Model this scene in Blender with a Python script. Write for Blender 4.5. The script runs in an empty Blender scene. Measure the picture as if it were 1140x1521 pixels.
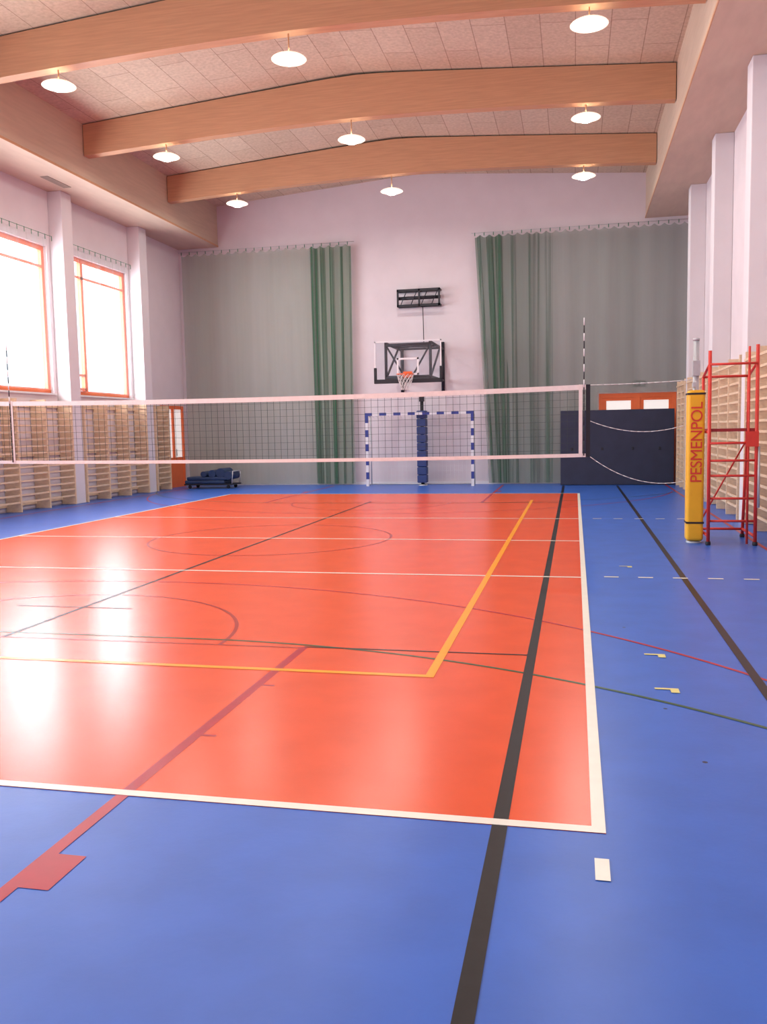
import bpy, math, random
import numpy as np
from mathutils import Matrix, Vector
random.seed(4)
SC=bpy.context.scene
def link(o,parent=None):
    SC.collection.objects.link(o)
    if parent: o.parent=parent
    return o
# ---------------------------------------------------------------- materials
def srgb(r,g,b):
    f=lambda c:(c/255/12.92) if c/255<=.04045 else ((c/255+.055)/1.055)**2.4
    return (f(r),f(g),f(b),1)
def mat(name,col,rough=.6,spec=.4,metal=0,noise=0,nscale=8,emit=0,bump=0,bscale=60,col2=None,alpha=None,nstretch=(1,1,1),specks=0):
    m=bpy.data.materials.new(name); m.use_nodes=True
    nt=m.node_tree; N=nt.nodes; L=nt.links; b=N['Principled BSDF']
    b.inputs['Base Color'].default_value=col
    b.inputs['Roughness'].default_value=rough
    b.inputs['Specular IOR Level'].default_value=spec
    b.inputs['Metallic'].default_value=metal
    if emit:
        b.inputs['Emission Color'].default_value=col; b.inputs['Emission Strength'].default_value=emit
    if noise or bump:
        tc=N.new('ShaderNodeTexCoord'); mp=N.new('ShaderNodeMapping'); mp.inputs['Scale'].default_value=nstretch
        L.new(tc.outputs['Object'],mp.inputs['Vector'])
    if noise:
        n=N.new('ShaderNodeTexNoise'); n.inputs['Scale'].default_value=nscale; n.inputs['Detail'].default_value=6
        L.new(mp.outputs[0],n.inputs['Vector'])
        mx=N.new('ShaderNodeMix'); mx.data_type='RGBA'
        c2=col2 or tuple(c*(1-noise) for c in col[:3])+(1,)
        mx.inputs[6].default_value=col; mx.inputs[7].default_value=c2
        cr=N.new('ShaderNodeMapRange'); cr.inputs[1].default_value=.35; cr.inputs[2].default_value=.65
        L.new(n.outputs['Fac'],cr.inputs[0]); L.new(cr.outputs[0],mx.inputs[0]); last=mx.outputs[2]
        if specks:
            vo=N.new('ShaderNodeTexVoronoi'); vo.inputs['Scale'].default_value=specks; L.new(mp.outputs[0],vo.inputs['Vector'])
            lt=N.new('ShaderNodeMath'); lt.operation='LESS_THAN'; lt.inputs[1].default_value=.03; L.new(vo.outputs['Distance'],lt.inputs[0])
            m2=N.new('ShaderNodeMix'); m2.data_type='RGBA'; L.new(lt.outputs[0],m2.inputs[0]); L.new(last,m2.inputs[6]); m2.inputs[7].default_value=srgb(30,34,60); last=m2.outputs[2]
        L.new(last,b.inputs['Base Color'])
    if bump:
        n2=N.new('ShaderNodeTexNoise'); n2.inputs['Scale'].default_value=bscale; n2.inputs['Detail'].default_value=3
        L.new(mp.outputs[0],n2.inputs['Vector'])
        bp=N.new('ShaderNodeBump'); bp.inputs['Strength'].default_value=bump; bp.inputs['Distance'].default_value=.01
        L.new(n2.outputs['Fac'],bp.inputs['Height']); L.new(bp.outputs[0],b.inputs['Normal'])
    if alpha is not None: b.inputs['Alpha'].default_value=alpha
    return m
M={}
M['blue']=mat('floor_blue_vinyl',srgb(54,102,194),rough=.34,spec=.4,noise=.12,nscale=3,bump=.05,bscale=25,specks=2.2)
M['orange']=mat('court_orange_vinyl',srgb(228,82,34),rough=.26,spec=.5,noise=.08,nscale=3,bump=.05,bscale=18)
M['white_line']=mat('line_white',srgb(236,232,218),rough=.3,noise=.05)
M['black_line']=mat('line_black',srgb(26,23,27),rough=.35,noise=.3,nscale=20,spec=.3)
M['red_line']=mat('line_red',srgb(176,28,48),rough=.3,noise=.1)
M['dred_line']=mat('line_dark_red',srgb(166,40,28),rough=.3,noise=.1)
M['yellow_line']=mat('line_yellow',srgb(248,160,20),rough=.3,noise=.05)
M['pyellow_line']=mat('line_pale_yellow',srgb(225,215,140),rough=.3,noise=.05)
M['green_line']=mat('line_green',srgb(50,84,50),rough=.3,noise=.1)
M['wall']=mat('wall_plaster_lilac',srgb(216,207,211),rough=.85,spec=.2,noise=.04,nscale=2,bump=.1)
M['pil']=mat('pilaster_plaster',srgb(218,213,216),rough=.85,spec=.2,noise=.03,nscale=2)
M['beam']=mat('glulam_wood',srgb(204,158,122),rough=.5,spec=.3,noise=.12,nscale=3,nstretch=(.6,6,14),bump=.05)
M['box']=mat('soffit_panel',srgb(204,184,164),rough=.7,spec=.2,noise=.08,nscale=3,nstretch=(2,.5,6))
M['barwood']=mat('wall_bar_wood',srgb(230,202,170),rough=.45,noise=.15,nscale=6,nstretch=(2,1,10))
M['orange_frame']=mat('orange_frame_paint',srgb(232,112,64),rough=.4,noise=.05)
M['black']=mat('black_metal',srgb(34,34,42),rough=.5)
M['navy']=mat('navy_vinyl_mat',srgb(46,50,72),rough=.6,noise=.15,nscale=3,bump=.2,bscale=8)
M['padblue']=mat('blue_vinyl_pad',srgb(44,64,116),rough=.5,noise=.15,nscale=5)
M['matblue']=mat('gym_mat_blue',srgb(46,66,104),rough=.5,noise=.25,nscale=5)
M['goalblue']=mat('goal_blue_paint',srgb(50,66,140),rough=.4,noise=.05)
M['whitep']=mat('white_paint',srgb(222,220,224),rough=.45,noise=.04)
M['red']=mat('red_painted_steel',srgb(214,62,52),rough=.4,noise=.08,nscale=10)
M['yellowpad']=mat('yellow_vinyl_pad',srgb(238,178,40),rough=.45,noise=.08,nscale=5)
M['steel']=mat('galvanised_steel',srgb(190,192,196),rough=.4,metal=.3,noise=.1,nscale=20)
M['hoop']=mat('hoop_orange',srgb(226,100,50),rough=.4,noise=.05)
M['netdark']=mat('net_black_cord',srgb(62,70,70),rough=.8,noise=.1)
M['netwhite']=mat('net_white_cord',srgb(215,215,215),rough=.8,noise=.05)
M['tape']=mat('net_white_tape',srgb(232,222,220),rough=.7,noise=.06,nscale=20)
M['greencord']=mat('green_cord',srgb(60,120,90),rough=.8,noise=.1)
M['glasslit']=mat('frosted_door_pane',srgb(240,236,232),rough=.3,noise=.04,emit=.5)
M['lampglow']=mat('lamp_glow',(1,.95,.88,1),emit=25,noise=.01)
M['shade']=mat('lamp_shade',(1,.86,.7,1),rough=.3,emit=.9,noise=.02)
M['darkred']=mat('dark_red_seat',srgb(150,40,46),rough=.5,noise=.1)
M['grille']=mat('vent_grille',srgb(140,125,112),rough=.5,noise=.1)

def ceiling_mat():
    m=mat('ceiling_woodwool_board',srgb(196,172,156),rough=.9,spec=.1)
    nt=m.node_tree;N=nt.nodes;L=nt.links;b=N['Principled BSDF']
    tc=N.new('ShaderNodeTexCoord'); mp=N.new('ShaderNodeMapping'); mp.inputs['Rotation'].default_value=(0,0,math.pi/2)
    L.new(tc.outputs['Object'],mp.inputs[0])
    br=N.new('ShaderNodeTexBrick'); br.inputs['Scale'].default_value=1; br.inputs['Brick Width'].default_value=2.0; br.inputs['Row Height'].default_value=.6
    br.inputs['Mortar Size'].default_value=.010; br.inputs['Mortar Smooth'].default_value=.5; br.inputs['Bias'].default_value=-.2
    br.inputs['Color1'].default_value=srgb(204,188,166); br.inputs['Color2'].default_value=srgb(194,176,154); br.inputs['Mortar'].default_value=srgb(160,140,122)
    L.new(mp.outputs[0],br.inputs['Vector'])
    n=N.new('ShaderNodeTexNoise'); n.inputs['Scale'].default_value=16; n.inputs['Detail'].default_value=5; L.new(tc.outputs['Object'],n.inputs['Vector'])
    mr=N.new('ShaderNodeMapRange'); mr.inputs[1].default_value=.3; mr.inputs[2].default_value=.7; mr.inputs[3].default_value=.85; mr.inputs[4].default_value=1.08
    L.new(n.outputs['Fac'],mr.inputs[0])
    vm=N.new('ShaderNodeVectorMath'); vm.operation='SCALE'; L.new(br.outputs['Color'],vm.inputs[0]); L.new(mr.outputs[0],vm.inputs['Scale'])
    L.new(vm.outputs[0],b.inputs['Base Color'])
    return m
M['ceil']=ceiling_mat()

def net_mat(name,col,a0,a1,freq=9,trans=.4):
    m=bpy.data.materials.new(name); m.use_nodes=True
    nt=m.node_tree;N=nt.nodes;L=nt.links; N.clear()
    out=N.new('ShaderNodeOutputMaterial'); mix=N.new('ShaderNodeMixShader'); tr=N.new('ShaderNodeBsdfTransparent')
    d=N.new('ShaderNodeBsdfDiffuse'); d.inputs[0].default_value=col
    t=N.new('ShaderNodeBsdfTranslucent'); t.inputs[0].default_value=col
    m2=N.new('ShaderNodeMixShader'); m2.inputs[0].default_value=trans
    L.new(d.outputs[0],m2.inputs[1]); L.new(t.outputs[0],m2.inputs[2])
    tc=N.new('ShaderNodeTexCoord'); mp=N.new('ShaderNodeMapping'); mp.inputs['Scale'].default_value=(freq,freq,.12)
    L.new(tc.outputs['Object'],mp.inputs[0]); n=N.new('ShaderNodeTexNoise'); n.inputs['Scale'].default_value=1; n.inputs['Detail'].default_value=4
    L.new(mp.outputs[0],n.inputs['Vector'])
    mr=N.new('ShaderNodeMapRange'); mr.inputs[1].default_value=.35; mr.inputs[2].default_value=.65; mr.inputs[3].default_value=a0; mr.inputs[4].default_value=a1
    L.new(n.outputs['Fac'],mr.inputs[0]); L.new(mr.outputs[0],mix.inputs[0])
    L.new(tr.outputs[0],mix.inputs[1]); L.new(m2.outputs[0],mix.inputs[2]); L.new(mix.outputs[0],out.inputs[0])
    return m
M['curt']=net_mat('green_grey_netting',srgb(160,168,156),.50,.60,3,.15)
M['curtR']=net_mat('green_grey_netting_thick',srgb(144,152,146),.58,.68,3,.15)
M['curtdense']=net_mat('green_netting_gathered',srgb(60,108,80),.3,.8,16,.2)
M['wincurt']=net_mat('window_netting',srgb(205,225,225),.04,.15,8,.3)
M['fold']=net_mat('netting_folds',srgb(80,114,96),.0,.6,14,.2)
def glass_mat():
    m=bpy.data.materials.new('clear_board'); m.use_nodes=True
    nt=m.node_tree;N=nt.nodes;L=nt.links;N.clear()
    out=N.new('ShaderNodeOutputMaterial');mix=N.new('ShaderNodeMixShader');tr=N.new('ShaderNodeBsdfTransparent');g=N.new('ShaderNodeBsdfGlossy')
    tr.inputs[0].default_value=(.93,.95,.97,1); g.inputs['Roughness'].default_value=.05; mix.inputs[0].default_value=.06
    L.new(tr.outputs[0],mix.inputs[1]);L.new(g.outputs[0],mix.inputs[2]);L.new(mix.outputs[0],out.inputs[0]); return m
M['glass']=glass_mat()

# ---------------------------------------------------------------- mesh builder
class B:
    def __init__(s,*mats): s.v=[];s.f=[];s.mi=[];s.mats=[M[k] for k in mats];s.keys=list(mats);s.sm=[]
    def idx(s,m):
        if m is None: return 0
        if m not in s.keys: s.keys.append(m); s.mats.append(M[m])
        return s.keys.index(m)
    def face(s,pts,m=None,smooth=False):
        n=len(s.v); s.v+= [tuple(p) for p in pts]; s.f.append(list(range(n,n+len(pts)))); s.mi.append(s.idx(m)); s.sm.append(smooth)
    def box(s,x0,x1,y0,y1,z0,z1,m=None):
        n=len(s.v); s.v+=[(x,y,z) for z in(z0,z1) for y in(y0,y1) for x in(x0,x1)]
        for q in ((0,2,3,1),(4,5,7,6),(0,1,5,4),(2,6,7,3),(0,4,6,2),(1,3,7,5)):
            s.f.append([n+i for i in q]); s.mi.append(s.idx(m)); s.sm.append(False)
    def tube(s,p,q,r,m=None,n=8,r2=None,caps=True):
        p=Vector(p);q=Vector(q); d=(q-p).normalized(); a=d.orthogonal().normalized(); b=d.cross(a)
        r2=r if r2 is None else r2; k=len(s.v)
        for c,rr in((p,r),(q,r2)):
            for i in range(n):
                t=2*math.pi*i/n; s.v.append(tuple(c+(a*math.cos(t)+b*math.sin(t))*rr))
        for i in range(n):
            j=(i+1)%n; s.f.append([k+i,k+j,k+n+j,k+n+i]); s.mi.append(s.idx(m)); s.sm.append(n>4)
        if caps:
            s.f.append([k+i for i in range(n)][::-1]); s.f.append([k+n+i for i in range(n)]); s.mi+=[s.idx(m)]*2; s.sm+=[False]*2
    def path(s,pts,r,m=None,n=6):
        for a,b in zip(pts[:-1],pts[1:]): s.tube(a,b,r,m,n)
    def lathe(s,c,prof,m=None,n=24):
        k=len(s.v)
        for r,z in prof:
            for i in range(n):
                t=2*math.pi*i/n; s.v.append((c[0]+r*math.cos(t),c[1]+r*math.sin(t),c[2]+z))
        for a in range(len(prof)-1):
            for i in range(n):
                j=(i+1)%n; s.f.append([k+a*n+i,k+a*n+j,k+(a+1)*n+j,k+(a+1)*n+i]); s.mi.append(s.idx(m)); s.sm.append(True)
    def grid(s,fn,nu,nv,m=None):
        k=len(s.v)
        for j in range(nv+1):
            for i in range(nu+1): s.v.append(tuple(fn(i/nu,j/nv)))
        for j in range(nv):
            for i in range(nu):
                a=k+j*(nu+1)+i; s.f.append([a,a+1,a+nu+2,a+nu+1]); s.mi.append(s.idx(m)); s.sm.append(True)
    def build(s,name,parent=None,bevel=0,seg=2):
        me=bpy.data.meshes.new(name); me.from_pydata(s.v,[],s.f)
        for mm in s.mats: me.materials.append(mm)
        me.polygons.foreach_set('material_index',s.mi); me.polygons.foreach_set('use_smooth',s.sm); me.update()
        o=bpy.data.objects.new(name,me); link(o,parent)
        if bevel:
            md=o.modifiers.new('bevel','BEVEL'); md.width=bevel; md.segments=seg; md.limit_method='ANGLE'
        return o
def empty(name): return link(bpy.data.objects.new(name,None))

# ---------------------------------------------------------------- dimensions
XL,XR=-11.85,3.0; PL,PR=-11.5,2.65; YB,YF=-1.6,25.15; CX=-4.42
BL,BR=-10.55,1.87; ZB=7.2; ZE,ZR=8.4,8.85
PIL=[22.0-3.63*k for k in range(7)]
BY=[21.85,17.82,13.8,9.78,5.76,1.74]
# floor
b=B('blue'); b.box(XL-.3,XR+.3,YB-.3,YF+.3,-.12,0); b.build('floor')
X1=.124; X0=X1-9; Y0=3.39; Y1=Y0+18; YC=Y0+9; W=.055
b=B('orange'); b.box(X0,X1,Y0,Y1,.0002,.001); b.build('volleyball_court_surface')
def rect(b,x0,x1,y0,y1,z,m): b.face([(x0,y0,z),(x1,y0,z),(x1,y1,z),(x0,y1,z)],m)
def arc(b,cx,cy,r,a0,a1,w,z,m,n=64):
    for i in range(n):
        t0=math.radians(a0+(a1-a0)*i/n); t1=math.radians(a0+(a1-a0)*(i+1)/n)
        ri,ro=r-w/2,r+w/2
        b.face([(cx+ri*math.cos(t0),cy+ri*math.sin(t0),z),(cx+ro*math.cos(t0),cy+ro*math.sin(t0),z),(cx+ro*math.cos(t1),cy+ro*math.sin(t1),z),(cx+ri*math.cos(t1),cy+ri*math.sin(t1),z)],m)
b=B('white_line'); z=.0032
rect(b,X0,X0+W,Y0,Y1,z,None); rect(b,X1-W,X1,Y0,Y1,z,None)
for y in (Y0,Y1-W): rect(b,X0+W,X1-W,y,y+W,z,None)
for y in (YC-.025,Y0+6-.05,Y0+12): rect(b,X0+W,X1-W,y,y+.05,z,None)
for s in range(5):
    for yy in (9.4,15.42): rect(b,.31+.35*s,.46+.35*s,yy,yy+.05,z,None)
rect(b,.075,.128,3.02,3.18,z,None)
b.build('volleyball_court_lines')
b=B('black_line'); z=.0028
rect(b,-.325,-.262,.2,24.1,z,None); rect(b,1.09,1.15,.2,24.1,z,None)
rect(b,-4.52,-4.48,6.05,19.0,z-.0002,None); rect(b,-1.97,-.325,6.06,6.085,z,None); rect(b,-5.2,-4.0,7.2,7.225,z,None)
rect(b,-1.97,-.325,18.7,18.74,z,None)
b.build('badminton_court_lines')
b=B('yellow_line'); z=.0036
rect(b,-.95,-.89,5.42,19.4,z,None); rect(b,-7.95,-.95,5.42,5.475,z,None)
for (mx,my) in ((.48,6.2),(.48,5.38),(.5,10.15)):
    rect(b,mx,mx+.14,my,my+.03,z,'pyellow_line'); rect(b,mx+.09,mx+.14,my-.06,my,z,'pyellow_line')
b.build('training_court_lines')
b=B('red_line'); z=.002
def half(b,mir):
    f=(lambda y:24.8-y) if mir else (lambda y:y)
    def R(x0,x1,y0,y1,m=None,dz=0):
        a,c=sorted((f(y0),f(y1))); rect(b,x0,x1,a,c,z+dz,m)
    for x in (-1.97,-6.93):
        R(x-.03,x+.03,.22,6.06)
        s=1 if x>CX else -1
        for yy,wd in ((5.08,.025),(4.16,.025)): a,c=sorted((x+s*.03,x+s*.11)); R(a,c,yy,yy+wd)
        a,c=sorted((x+s*.03,x+s*.15)); R(a,c,2.6,2.85)
    R(-6.9,-2.0,6.03,6.055,'dred_line',.0001)
    sg=-1 if mir else 1
    arc(b,CX,f(6.05),1.78,0,180*sg,.032,z,'dred_line')
    arc(b,CX,f(1.78),6.82,10*sg,170*sg,.03,z+.0002,None,90)
half(b,False); half(b,True)
arc(b,CX-.08,12.4,1.82,0,360,.035,z,'dred_line')
rect(b,2.37,2.42,.25,24.6,z,None); rect(b,-11.15,-11.1,.2,24.6,z,None)
b.build('basketball_court_lines')
b=B('green_line'); z=.0024
for mir in (0,1):
    f=(lambda y:24.8-y) if mir else (lambda y:y); sg=-1 if mir else 1
    arc(b,-2.9,f(.2),6,22*sg,90*sg,.03,z,None); arc(b,-5.9,f(.2),6,90*sg,158*sg,.03,z,None)
    rect(b,-5.9,-2.9,f(6.2)-.015,f(6.2)+.015,z,None)
b.build('handball_court_lines')

# ---------------------------------------------------------------- shell
b=B('wall'); b.box(XL-.35,XR+.3,YF,YF+.3,0,9.2); b.build('wall_far')
b=B('wall'); b.box(XL-.35,XR+.3,YB-.3,YB,0,9.2); b.build('wall_back')
b=B('wall'); b.box(XR,XR+.3,YB,YF,0,9.2); b.build('wall_right')
WZ0,WZ1=2.6,5.95
wins=[(p+.52,p+3.5) for p in PIL[1:]]
b=B('wall'); b.box(XL-.35,XL,YB,YF,0,WZ0); b.box(XL-.35,XL,YB,YF,WZ1,9.2)
edges=[YB]+[v for w in sorted(wins) for v in w]+[YF]
for i in range(0,len(edges),2): b.box(XL-.35,XL,edges[i],edges[i+1],WZ0,WZ1)
b.build('wall_left')
for p in PIL:
    b=B('pil'); b.box(XL+.002,PL,p,p+.42,.002,ZB-.002); b.build('pilaster',bevel=.01)
    b=B('pil'); b.box(PR,XR-.002,p,p+.42,.002,ZB-.002); b.build('pilaster',bevel=.01)
b=B('ceil')
prof=[(XL-.3,ZE-(BL-XL)*.07),(BL,ZE),(CX-.6,ZR-.03),(CX,ZR),(CX+.6,ZR-.03),(BR,ZE),(XR+.3,ZE-.08)]
for (xa,za),(xb,zb) in zip(prof[:-1],prof[1:]):
    b.face([(xa,YB-.3,za),(xa,YF+.3,za),(xb,YF+.3,zb),(xb,YB-.3,zb)])
    b.face([(xa,YB-.3,za+.25),(xb,YB-.3,zb+.25),(xb,YF+.3,zb+.25),(xa,YF+.3,za+.25)])
b.build('ceiling')
b=B('box'); b.box(XL,BL,YB,YF,ZB,ZE+.05); b.box(BL,BL+.015,YB,YF,ZB,ZB+.05,'beam')
for p in (17.3,9.5): b.box(-11.3,-11.12,p,p+.9,ZB-.01,ZB,'grille')
b.build('soffit_box')
b=B('box'); b.box(BR,XR,YB,YF,ZB,ZE+.05); b.box(BR-.015,BR,YB,YF,ZB,ZB+.05,'beam'); b.build('soffit_box')
def beam_bottom(x):
    u=(x-BL)/(BR-BL); s=min(1,abs(u-.5)*2); return 7.72+.24*(1-s**1.6)
for yb in BY:
    b=B('beam'); n=24; top=[];bot=[]
    for i in range(n+1):
        u=i/n; x=BL+.016+(BR-BL-.032)*u; s=abs(u-.5)*2
        zt=ZE-.02+(ZR-ZE)*(1-math.sqrt(s*s+.006)); zb=beam_bottom(x)
        top.append((x,zt));bot.append((x,zb))
    for yy,fl in((yb,0),(yb+.22,1)):
        for i in range(n):
            q=[(bot[i][0],yy,bot[i][1]),(bot[i+1][0],yy,bot[i+1][1]),(top[i+1][0],yy,top[i+1][1]),(top[i][0],yy,top[i][1])]
            b.face(q[::-1] if fl else q)
    for i in range(n):
        b.face([(bot[i][0],yb,bot[i][1]),(bot[i][0],yb+.22,bot[i][1]),(bot[i+1][0],yb+.22,bot[i+1][1]),(bot[i+1][0],yb,bot[i+1][1])])
    b.build('ceiling_beam')

# ---------------------------------------------------------------- windows
for i,(y0,y1) in enumerate(wins):
    b=B('orange_frame'); xa,xb=XL-.18,XL-.08; t=.11
    b.box(xa,xb,y0,y0+t,WZ0,WZ1); b.box(xa,xb,y1-t,y1,WZ0,WZ1); b.box(xa,xb,y0+t,y1-t,WZ0,WZ0+t); b.box(xa,xb,y0+t,y1-t,WZ1-t,WZ1)
    b.box(xa,xb,y0+.85,y0+.95,WZ0+t,WZ1-t)
    b.box(xa,xb,y0+t,y1-t,WZ1-.5,WZ1-.44)
    b.box(xa+.02,xb+.03,y0+.16,y0+.82,WZ0+.12,WZ0+.18); b.box(xa+.02,xb+.03,y0+.16,y0+.82,WZ0+.46,WZ0+.52)
    b.box(xa+.02,xb+.03,y0+.12,y0+.18,WZ0+.12,WZ0+.52); b.box(xa+.02,xb+.03,y0+.78,y0+.84,WZ0+.12,WZ0+.52)
    b.box(xa+.03,xa+.04,y0+t,y1-t,WZ0+t,WZ1-t,'glass')
    b.box(XL-.08,XL+.06,y0-.03,y1+.03,WZ0-.04,WZ0,'whitep')
    b.build('window_%d'%(i+1))
    L=bpy.data.lights.new('daylight','AREA'); L.shape='RECTANGLE'; L.size=WZ1-WZ0+.3; L.size_y=y1-y0+.3; L.energy=540; L.color=(.95,.98,1)
    o=link(bpy.data.objects.new('daylight',L)); o.location=(XL-.5,(y0+y1)/2,(WZ0+WZ1)/2)
    o.rotation_euler=(0,-math.pi/2,0)
    b=B('wincurt'); ya,yb_=y0-.05,y1+.02
    def fn(u,v):
        y=ya+(yb_-ya)*u; zt=6.12-.05*abs(math.sin(u*math.pi*12))
        return (XL+.13+.02*math.sin(u*60)+.015*math.sin(u*131), y, 2.66+(zt-2.66)*v)
    b.grid(fn,140,6)
    b.tube((XL+.13,ya,6.16),(XL+.13,yb_,6.16),.006,'greencord',6)
    for k in range(13):
        yy=ya+(yb_-ya)*k/12; b.tube((XL+.13,yy,6.06),(XL+.13,yy,6.17),.008,'greencord',5)
    b.build('window_net_curtain')

# ---------------------------------------------------------------- wall bars
def wall_bars(xw,xf,y0,y1,h,nr):
    b=B('barwood'); n=max(1,round((y1-y0)/.95)); w=(y1-y0)/n; s=1 if xf>xw else -1
    for k in range(n+1):
        yy=y0+w*k; yy=min(max(yy,y0+.02),y1-.02)
        xa,xb=sorted((xw+s*.02,xf)); b.box(xa,xb,yy-.02,yy+.02,.01,h)
    for k in range(nr):
        z=.22+(h-.35)*k/(nr-1); xo=xf-s*.03 if k<nr-1 else xf+s*.01
        b.box(min(xo-.012,xo+.012),max(xo-.012,xo+.012),y0+.02,y1-.02,z-.018,z+.018)
    xa,xb=sorted((xw+s*.02,xw+s*.05))
    for z in (.15,h*.5,h-.12): b.box(xa,xb,y0,y1,z-.04,z+.04)
    return b.build('wall_bars')
for p in PIL[1:]: wall_bars(XL,PL+.04,p+.46,p+3.59,2.42,15)
wall_bars(XL,PL+.04,22.46,23.3,2.42,15)
for p in PIL: wall_bars(XR,PR-.03,p+.46,min(p+3.59,YF-1.1),2.72,16)

# ---------------------------------------------------------------- doors
b=B('orange_frame')
y0,y1=23.5,24.9; xo=XL+.002
b.box(xo,XL+.08,y0,y0+.1,0,2.45);b.box(xo,XL+.08,y1-.1,y1,0,2.45);b.box(xo,XL+.08,y0+.1,y1-.1,2.35,2.45);b.box(xo,XL+.06,y0+.1,y1-.1,.0,.9)
b.box(xo,XL+.08,(y0+y1)/2-.05,(y0+y1)/2+.05,.9,2.35);b.box(xo,XL+.03,y0+.1,y1-.1,.9,2.35,'glasslit')
b.tube((XL+.1,(y0+y1)/2+.1,.95),(XL+.1,(y0+y1)/2+.1,1.15),.012,'steel'); b.build('door_1')
b=B('orange_frame'); ya,yb=YF-.07,YF-.001
b.box(.66,.76,ya,yb,0,2.5);b.box(2.62,2.72,ya,yb,0,2.5);b.box(.76,2.62,ya,yb,2.38,2.5);b.box(1.62,1.76,ya,yb,0,2.38)
for xa,xb in((.76,1.62),(1.76,2.62)):
    b.box(xa,xb,ya+.02,yb,0,1.2);b.box(xa+.1,xb-.1,ya+.03,yb,1.2,2.3,'glasslit')
    b.box(xa,xa+.1,ya+.02,yb,1.2,2.38);b.box(xb-.1,xb,ya+.02,yb,1.2,2.38);b.box(xa+.1,xb-.1,ya+.02,yb,2.3,2.38)
b.build('door_2')

# ---------------------------------------------------------------- far curtains
def curtain(name,segs,z1,y):
    b=B(segs[0][2])
    for (xa,xb,m,amp,fr,sa,sb,zl) in segs:
        nu=int((xb-xa)*30)+10
        def fn(u,v):
            x=xa+(xb-xa)*u; zt=z1-.07*abs(math.sin(math.pi*(x)/.26))
            sh=(sa+(sb-sa)*u)*(1-v)
            a=amp*(.35+.65*(1-v*.6))
            return (x+sh, y+a*math.sin(x*fr)+a*.5*math.sin(x*fr*2.3+1), zl+(zt-zl)*v)
        b.grid(fn,nu,8,m)
    x0=segs[0][0]; x1=max(s[1] for s in segs)
    b.path([(x0-.1,y,z1+.06),(x1+.1 if x1<2.9 else x1,y,z1+.06)],.008,'steel')
    k=x0
    while k<=x1:
        b.tube((k,y,z1-.02),(k,y,z1+.07),.012,'greencord',5); k+=.26
    return b.build(name)
curtain('divider_net_curtain',[(-11.65,-6.35,'curt',.03,4,0,0,.04),(-7.6,-6.35,'curtdense',.05,22,.05,-.05,.04)],7.0,24.93)
curtain('divider_net_curtain',[(-2.75,.62,'curtR',.03,5,.35,0,.04),(.62,2.95,'curtR',.03,5,0,0,2.52),(-2.75,-2.0,'curtdense',.05,22,.42,.12,.04),(-2.0,-.6,'fold',.05,12,.1,0,.04)],7.0,24.93)

# ---------------------------------------------------------------- lamps
for yb in BY:
    ly=yb+.11
    for lx in (-8.63,-4.5,.2):
        z=7.58
        e=empty('ceiling_lamp'); e.location=(lx,ly,z)
        b=B('shade')
        b.lathe((0,0,0),[(.05,.055),(.12,.052),(.19,.038),(.24,.018),(.275,-.004),(.285,-.016),(.268,-.016),(.2,0),(.13,.01)],'shade')
        b.build('reflector',e)
        b=B('lampglow'); b.lathe((0,0,0),[(.001,-.1),(.08,-.09),(.14,-.06),(.175,-.02),(.17,.005),(.001,.02)],'lampglow'); b.build('bulb',e)
        zc=beam_bottom(lx)-z
        b=B('beam'); b.tube((0,0,.05),(0,0,zc),.012,'beam'); b.build('mounting_stem',e)
        Lt=bpy.data.lights.new('lamp_light','AREA'); Lt.shape='DISK'; Lt.size=.3; Lt.energy=58; Lt.color=(1,.96,.9)
        o=link(bpy.data.objects.new('lamp_light',Lt),e); o.location=(0,0,-.11)

# ---------------------------------------------------------------- volleyball net
NX0,NX1=-9.2,.2; NT,NB=2.18,1.18; NY=YC
def top(x):
    u=(x-NX0)/(NX1-NX0); return NT-.05*4*u*(1-u)
def bot(x):
    u=(x-NX0)/(NX1-NX0); return NB-.03*4*u*(1-u)
b=B('netdark')
nx=94
for i in range(nx+1):
    x=NX0+(NX1-NX0)*i/nx; b.tube((x,NY,bot(x)),(x,NY,top(x)),.0028,'netdark',4,caps=False)
for j in range(1,10):
    pts=[]
    for i in range(25):
        x=NX0+(NX1-NX0)*i/24; pts.append((x,NY,bot(x)+(top(x)-bot(x))*j/10))
    for a,c in zip(pts[:-1],pts[1:]): b.tube(a,c,.0028,'netdark',4,caps=False)
for i in range(24):
    xa=NX0+(NX1-NX0)*i/24; xb=NX0+(NX1-NX0)*(i+1)/24
    for yy in (NY-.006,NY+.006):
        for fnn,h in((top,-.07),(bot,.05)):
            b.face([(xa,yy,fnn(xa)),(xb,yy,fnn(xb)),(xb,yy,fnn(xb)+h),(xa,yy,fnn(xa)+h)],'tape')
b.box(NX1-.05,NX1+.01,NY-.008,NY+.008,NB,NT,'black'); b.box(NX0-.01,NX0+.05,NY-.008,NY+.008,NB,NT,'black')
b.box(X1-.07,X1-.02,NY-.012,NY-.007,NB,NT,'tape'); b.box(X0+.02,X0+.07,NY-.012,NY-.007,NB,NT,'tape')
for sx in(X1-.0,X0+.03):
    zz=1.2
    for k in range(18):
        b.tube((sx,NY-.02,zz),(sx,NY-.02,zz+.1),.008,'black' if k%2==0 else ('whitep' if zz>2.1 else 'netdark'),8); zz+=.105
def rope(p,q,sag,n=14):
    return [(p[0]+(q[0]-p[0])*t,p[1]+(q[1]-p[1])*t,p[2]+(q[2]-p[2])*t-sag*4*t*(1-t)) for t in [i/n for i in range(n+1)]]
PX=1.59; PXL=-10.35
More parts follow.
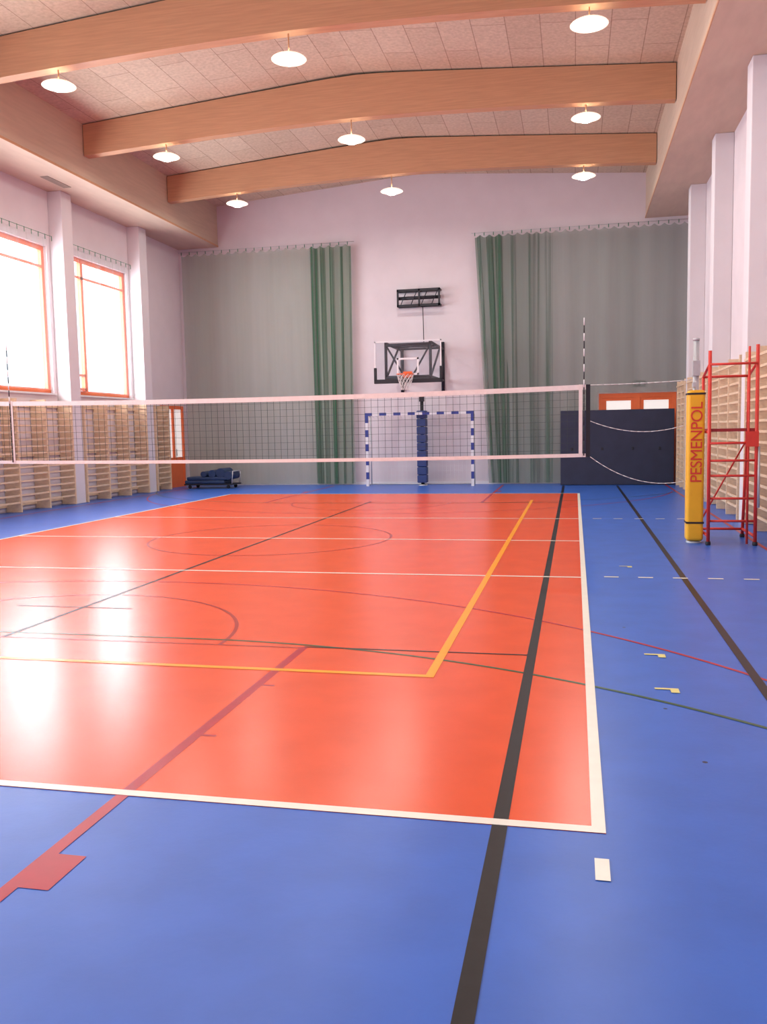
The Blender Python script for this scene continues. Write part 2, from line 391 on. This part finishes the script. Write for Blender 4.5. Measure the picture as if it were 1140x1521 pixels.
for s,px,sg in((NX1,PX,-1),(NX0,PXL,1)):
    b.path(rope((s,NY,NT-.01),(px+sg*.05,NY,NT+.02),.01),.006,'netwhite')
    b.path(rope((s,NY,1.68),(px+sg*.115,NY,1.6),.12),.005,'netwhite')
    b.path(rope((s,NY,NB+.01),(px+sg*.115,NY,.84),.16),.005,'netwhite')
b.build('volleyball_net')

# ---------------------------------------------------------------- posts with pads
def post(px,name):
    e=empty(name); e.location=(px,NY,0)
    b=B('steel'); b.tube((0,0,0),(0,0,2.72),.04,'steel',16); b.box(-.045,.045,-.07,.07,2.25,2.45,'steel'); b.tube((0,0,2.72),(0,0,2.75),.045,'steel',16)
    b.lathe((0,0,0),[(.1,0),(.1,.02),(.06,.03)],'steel',20)
    b.box(-.05,-.02,-.14,.0,2.1,2.16,'steel'); b.build('pole',e)
    b=B('yellowpad'); b.box(-.11,.11,-.13,.11,.03,2.06,'yellowpad'); b.build('protective_pad',e,bevel=.04,seg=4)
    b=B('black')
    for z in (.28,2.01): b.box(-.114,.114,-.134,.114,z-.012,z+.012,'black')
    b.build('straps',e)
    c=bpy.data.curves.new('pad_lettering','FONT'); c.body='PESMENPOL'; c.size=.21; c.extrude=.002; c.align_x='LEFT'; c.align_y='CENTER'; c.offset=0; c.space_character=.95
    c.materials.append(M['red']); o=link(bpy.data.objects.new('pad_lettering',c),e)
    o.matrix_local=Matrix(((0,-1,0,.01),(0,0,-1,-.134),(1,0,0,.82),(0,0,0,1)))
    return e
post(PX,'volleyball_post'); post(PXL,'volleyball_post')

# ---------------------------------------------------------------- referee stand
b=B('red'); ya,yb=NY-.25,NY+.45; xa,xb=1.735,2.32
for x in(xa,xb):
    b.tube((x,ya-.05,.02),(x,ya+.02,2.56 if x==xa else 2.62),.024,'red',10)
    b.tube((x,yb+.15,.02),(x,yb-.1,1.5),.022,'red',10); 
    b.tube((x,ya,1.5),(x,yb-.1,1.5),.02,'red',10); b.tube((x,ya-.05,.12),(x,yb+.13,.12),.02,'red',10)
    b.tube((x,ya,2.4),(x,yb-.1,2.25),.018,'red',8);b.tube((x,yb-.1,1.5),(x,yb-.1,2.25),.02,'red',8)
    b.lathe((x,ya-.05,0),[(.03,.0),(.035,.02),(.03,.05)],'black',12);b.lathe((x,yb+.15,0),[(.03,.0),(.035,.02),(.03,.05)],'black',12)
for z in(.32,.62,.92,1.12,1.35,2.38): b.tube((xa,ya-.02,z),(xb,ya-.02,z),.016,'red',8)
b.tube((xa,yb-.1,2.25),(xb,yb-.1,2.25),.018,'red',8)
b.tube((xa,yb+.13,.12),(xb,yb+.13,.12),.018,'red',8)
b.box(xa+.02,xb-.02,ya,yb-.1,1.5,1.54,'darkred')
b.box(xa+.45,xb+.02,ya-.06,ya+.02,1.3,1.5,'red')
b.tube((xb-.1,ya-.04,.02),(xb-.1,ya+.02,2.6),.016,'red',8)
b.tube((xb+.03,ya-.06,.5),(xb+.03,ya-.02,1.3),.018,'steel',8)
b.tube((xa,yb+.1,.2),(xb,yb-.1,1.4),.012,'red',8)
b.build('referee_stand')

# ---------------------------------------------------------------- basketball hoop
e=empty('basketball_hoop')
bx0,bx1,bz0,bz1,by=-5.22,-3.42,2.9,3.95,22.8; bc=(bx0+bx1)/2
b=B('glass'); b.box(bx0,bx1,by,by+.02,bz0,bz1); 
t=.03
for (q0,q1,r0,r1) in((bx0,bx1,bz1-t,bz1),(bx0,bx0+t,bz0,bz1),(bx1-t,bx1,bz0,bz1),(bx0,bx1,bz0,bz0+t)): b.box(q0,q1,by-.006,by+.026,r0,r1,'whitep')
x0,x1,z0,z1=bc-.295,bc+.295,3.05,3.5; t=.045
for (q0,q1,r0,r1) in((x0,x1,z1-t,z1),(x0,x0+t,z0,z1),(x1-t,x1,z0,z1),(x0,x1,z0,z0+t)): b.box(q0,q1,by-.008,by,r0,r1,'whitep')
b.build('backboard',e)
b=B('black'); b.box(bx0-.02,bx1+.02,by-.03,by+.05,bz0-.06,bz0+.05); b.box(bx0-.02,bx0+.05,by-.03,by+.05,bz0,bz0+.36); b.box(bx1-.05,bx1+.02,by-.03,by+.05,bz0,bz0+.36)
b.build('edge_padding',e,bevel=.012)
b=B('black'); r=.04
for x in(bc-.6,bc+.6):
    b.tube((x,by+.05,3.9),(x,YF-.002,3.9),r);b.tube((x,by+.05,3.0),(x,YF-.002,3.0),r);b.tube((x,by+.06,2.95),(x,by+.06,3.92),r)
    b.tube((x,by+.1,3.0),(x,YF-.6,3.9),.03); b.tube((x,YF-.06,2.7),(x,YF-.06,4.1),.05)
for z in(3.0,3.85): b.tube((bc-.6,by+.06,z),(bc+.6,by+.06,z),.045)
b.tube((bc-.6,YF-.6,3.9),(bc+.6,by+.3,3.9),.025);b.tube((bc+.6,by+.06,3.85),(bc+.1,by+.06,3.0),.025);b.tube((bc-.6,by+.06,3.85),(bc-.1,by+.06,3.0),.025)
b.tube((bc-.6,by+1.2,3.9),(bc+.6,by+1.2,3.9),.03); b.tube((bc-.6,24.7,3.9),(bc+.6,24.7,3.9),.03)
b.tube((-4.2,24.7,3.9),(-4.25,YF-.27,5.1),.012)
b.build('folding_frame',e)
b=B('hoop'); pts=[(bc+.225*math.cos(a),by-.38+.225*math.sin(a),3.05) for a in [2*math.pi*i/28 for i in range(29)]]
b.path(pts,.011,'hoop'); b.box(bc-.08,bc+.08,by-.16,by-.02,3.0,3.06); b.box(bc-.12,bc+.12,by-.03,by-.01,2.98,3.14)
b.build('rim',e)
b=B('netwhite')
for i in range(12):
    for sgn in(1,-1):
        pr=[]
        for k in range(6):
            a=2*math.pi*(i+sgn*k*.5)/12; rr=.22-.022*k; pr.append((bc+rr*math.cos(a),by-.38+rr*math.sin(a),3.04-.08*k))
        b.path(pr,.006,'netwhite',4)
b.build('net',e)
b=B('black'); x0,x1,z0,z1=-5.0,-3.75,5.15,5.58; yy=YF-.3; yw=YF-.002
for z in(z0,z1): b.box(x0,x1,yy,yy+.05,z-.03,z+.03); b.box(x0,x1,YF-.05,yw,z-.03,z+.03)
for x in(x0,x1-.05,(x0+x1)/2): b.box(x,x+.05,yy,yw,z0-.03,z0+.03);b.box(x,x+.05,yy,yw,z1-.03,z1+.03);b.box(x,x+.05,yy,yy+.05,z0,z1)
b.tube((x0,yy+.1,(z0+z1)/2),(x1,yy+.1,(z0+z1)/2),.05,'black',10)
for k in range(4): b.tube((x0+.1+.3*k,yy+.02,z0),(x0+.3+.3*k,yy+.02,z1),.012,'black')
b.build('hoist_bracket')

# ---------------------------------------------------------------- handball goal
b=B('goalblue'); gx0,gx1,gy,gh=-5.84,-2.80,24.35,2.06; s=.08
def stripes(p0,p1,n,first=0):
    for k in range(n):
        a=[p0[i]+(p1[i]-p0[i])*k/n for i in range(3)]; c=[p0[i]+(p1[i]-p0[i])*(k+1)/n for i in range(3)]
        m='goalblue' if (k+first)%2==0 else 'whitep'
        ax=[i for i in range(3) if p0[i]!=p1[i]][0]
        lo=[min(a[i],c[i])-(0 if i==ax else s/2) for i in range(3)]; hi=[max(a[i],c[i])+(0 if i==ax else s/2) for i in range(3)]
        b.box(lo[0],hi[0],lo[1],hi[1],lo[2],hi[2],m)
stripes((gx0,gy,0),(gx0,gy,gh-s/2),10,1);stripes((gx1,gy,0),(gx1,gy,gh-s/2),10,1);stripes((gx0-s/2,gy,gh),(gx1+s/2,gy,gh),15)
for x in(gx0,gx1):
    b.tube((x,gy,gh),(x,gy+.45,gh-.05),.016,'steel');b.tube((x,gy+.45,gh-.05),(x,gy+.5,.02),.016,'steel');b.tube((x,gy,.03),(x,gy+.5,.03),.016,'steel')
b.tube((gx0,gy+.5,.03),(gx1,gy+.5,.03),.016,'steel')
for i in range(27):
    x=gx0+(gx1-gx0)*i/26; b.tube((x,gy,gh),(x,gy+.45,gh-.1),.003,'netwhite',4);b.tube((x,gy+.45,gh-.1),(x,gy+.5,.03),.003,'netwhite',4)
for j in range(16):
    z=.03+(gh-.13)*j/15; b.tube((gx0,gy+.48,z),(gx1,gy+.48,z),.003,'netwhite',4)
b.build('handball_goal')
e=empty('padded_post'); e.location=(-4.28,24.65,0)
b=B('black');b.tube((0,0,0),(0,0,2.52),.05,'black',14);b.lathe((0,0,0),[(.14,0),(.14,.02),(.06,.03)],'steel',18);b.box(-.07,.07,-.05,.05,2.4,2.54);b.build('pole',e)
b=B('padblue');
for k in range(9): b.box(-.14,.14,-.14,.14,.08+.23*k,.08+.23*k+.222)
b.build('protective_pad',e,bevel=.025,seg=3)

# ---------------------------------------------------------------- upright crash mat
b=B('navy'); b.box(-.38,2.6,24.35,24.74,.01,2.04)
for x in(-.1,.7,1.5,2.2): b.box(x,x+.06,24.335,24.352,.95,1.03,'black')
b.build('crash_mat',bevel=.04,seg=3)
b=B('black'); b.box(1.6,1.9,YF-.03,YF-.001,2.68,2.84); b.box(1.64,1.72,YF-.04,YF-.03,2.72,2.8,'whitep');b.box(1.78,1.86,YF-.04,YF-.03,2.72,2.8,'whitep');b.build('exit_sign')
e=empty('gym_mat_trolley'); e.location=(-10.45,23.9,0)
b=B('steel'); b.box(-.75,.75,-.35,.35,.1,.14,'black')
for x in(-.6,.6):
    for y in(-.28,.28): b.tube((x,y-.02,.05),(x,y+.02,.05),.05,'black',14)
b.build('cart',e)
b=B('matblue'); b.box(-.74,.5,-.34,.34,.14,.24);b.box(-.68,.6,-.33,.33,.245,.34);b.build('mats',e,bevel=.03,seg=3)
b=B('matblue'); 
for (cx,cz,r) in ((.12,.43,.12),(.38,.45,.15),(.62,.38,.13),(-.15,.42,.09)):
    pr=[]
    for k in range(46):
        a=k*.42; rr=r*(1-.018*k); 
        if rr<.02: break
        pr.append((cx+rr*math.cos(a),cz+rr*math.sin(a)))
    for (xa,za),(xb,zb) in zip(pr[:-1],pr[1:]):
        b.face([(xa,-.33,za),(xb,-.33,zb),(xb,.33,zb),(xa,.33,za)],None,True)
    b.tube((cx,-.325,cz),(cx,.325,cz),r*.93,'matblue',20)
b.build('rolled_mats',e)
b=B('steel'); b.path([(.72,-.3,.12),(.76,-.3,.5),(.76,.3,.5),(.72,.3,.12)],.015,'steel'); b.build('handle',e)
b=B('whitep'); b.box(XL,XR,YF-.02,YF-.001,0,.08); b.build('baseboard_far')

# ---------------------------------------------------------------- world, camera
w=bpy.data.worlds.new('sky'); SC.world=w; w.use_nodes=True
w.node_tree.nodes['Background'].inputs[0].default_value=(.85,.92,1,1); w.node_tree.nodes['Background'].inputs[1].default_value=2.0
yaw,pitch,roll,f,h=.2181,.0940,-.0188,1287.0,1.6021
F=Vector((-math.sin(yaw)*math.cos(pitch),math.cos(yaw)*math.cos(pitch),-math.sin(pitch)))
R0=Vector((math.cos(yaw),math.sin(yaw),0)); U0=R0.cross(F)
R=R0*math.cos(roll)+U0*math.sin(roll); U=-R0*math.sin(roll)+U0*math.cos(roll)
c=bpy.data.cameras.new('camera'); co=link(bpy.data.objects.new('camera',c))
mw=Matrix.Identity(4)
for i in range(3): mw[i][0]=R[i];mw[i][1]=U[i];mw[i][2]=-F[i]
mw[0][3]=0;mw[1][3]=0;mw[2][3]=h; co.matrix_world=mw
c.sensor_fit='VERTICAL'; c.sensor_height=36; c.lens=f/1521*36; c.clip_end=200
SC.camera=co
SC.view_settings.view_transform='Standard'; SC.view_settings.look='None'; SC.view_settings.exposure=0
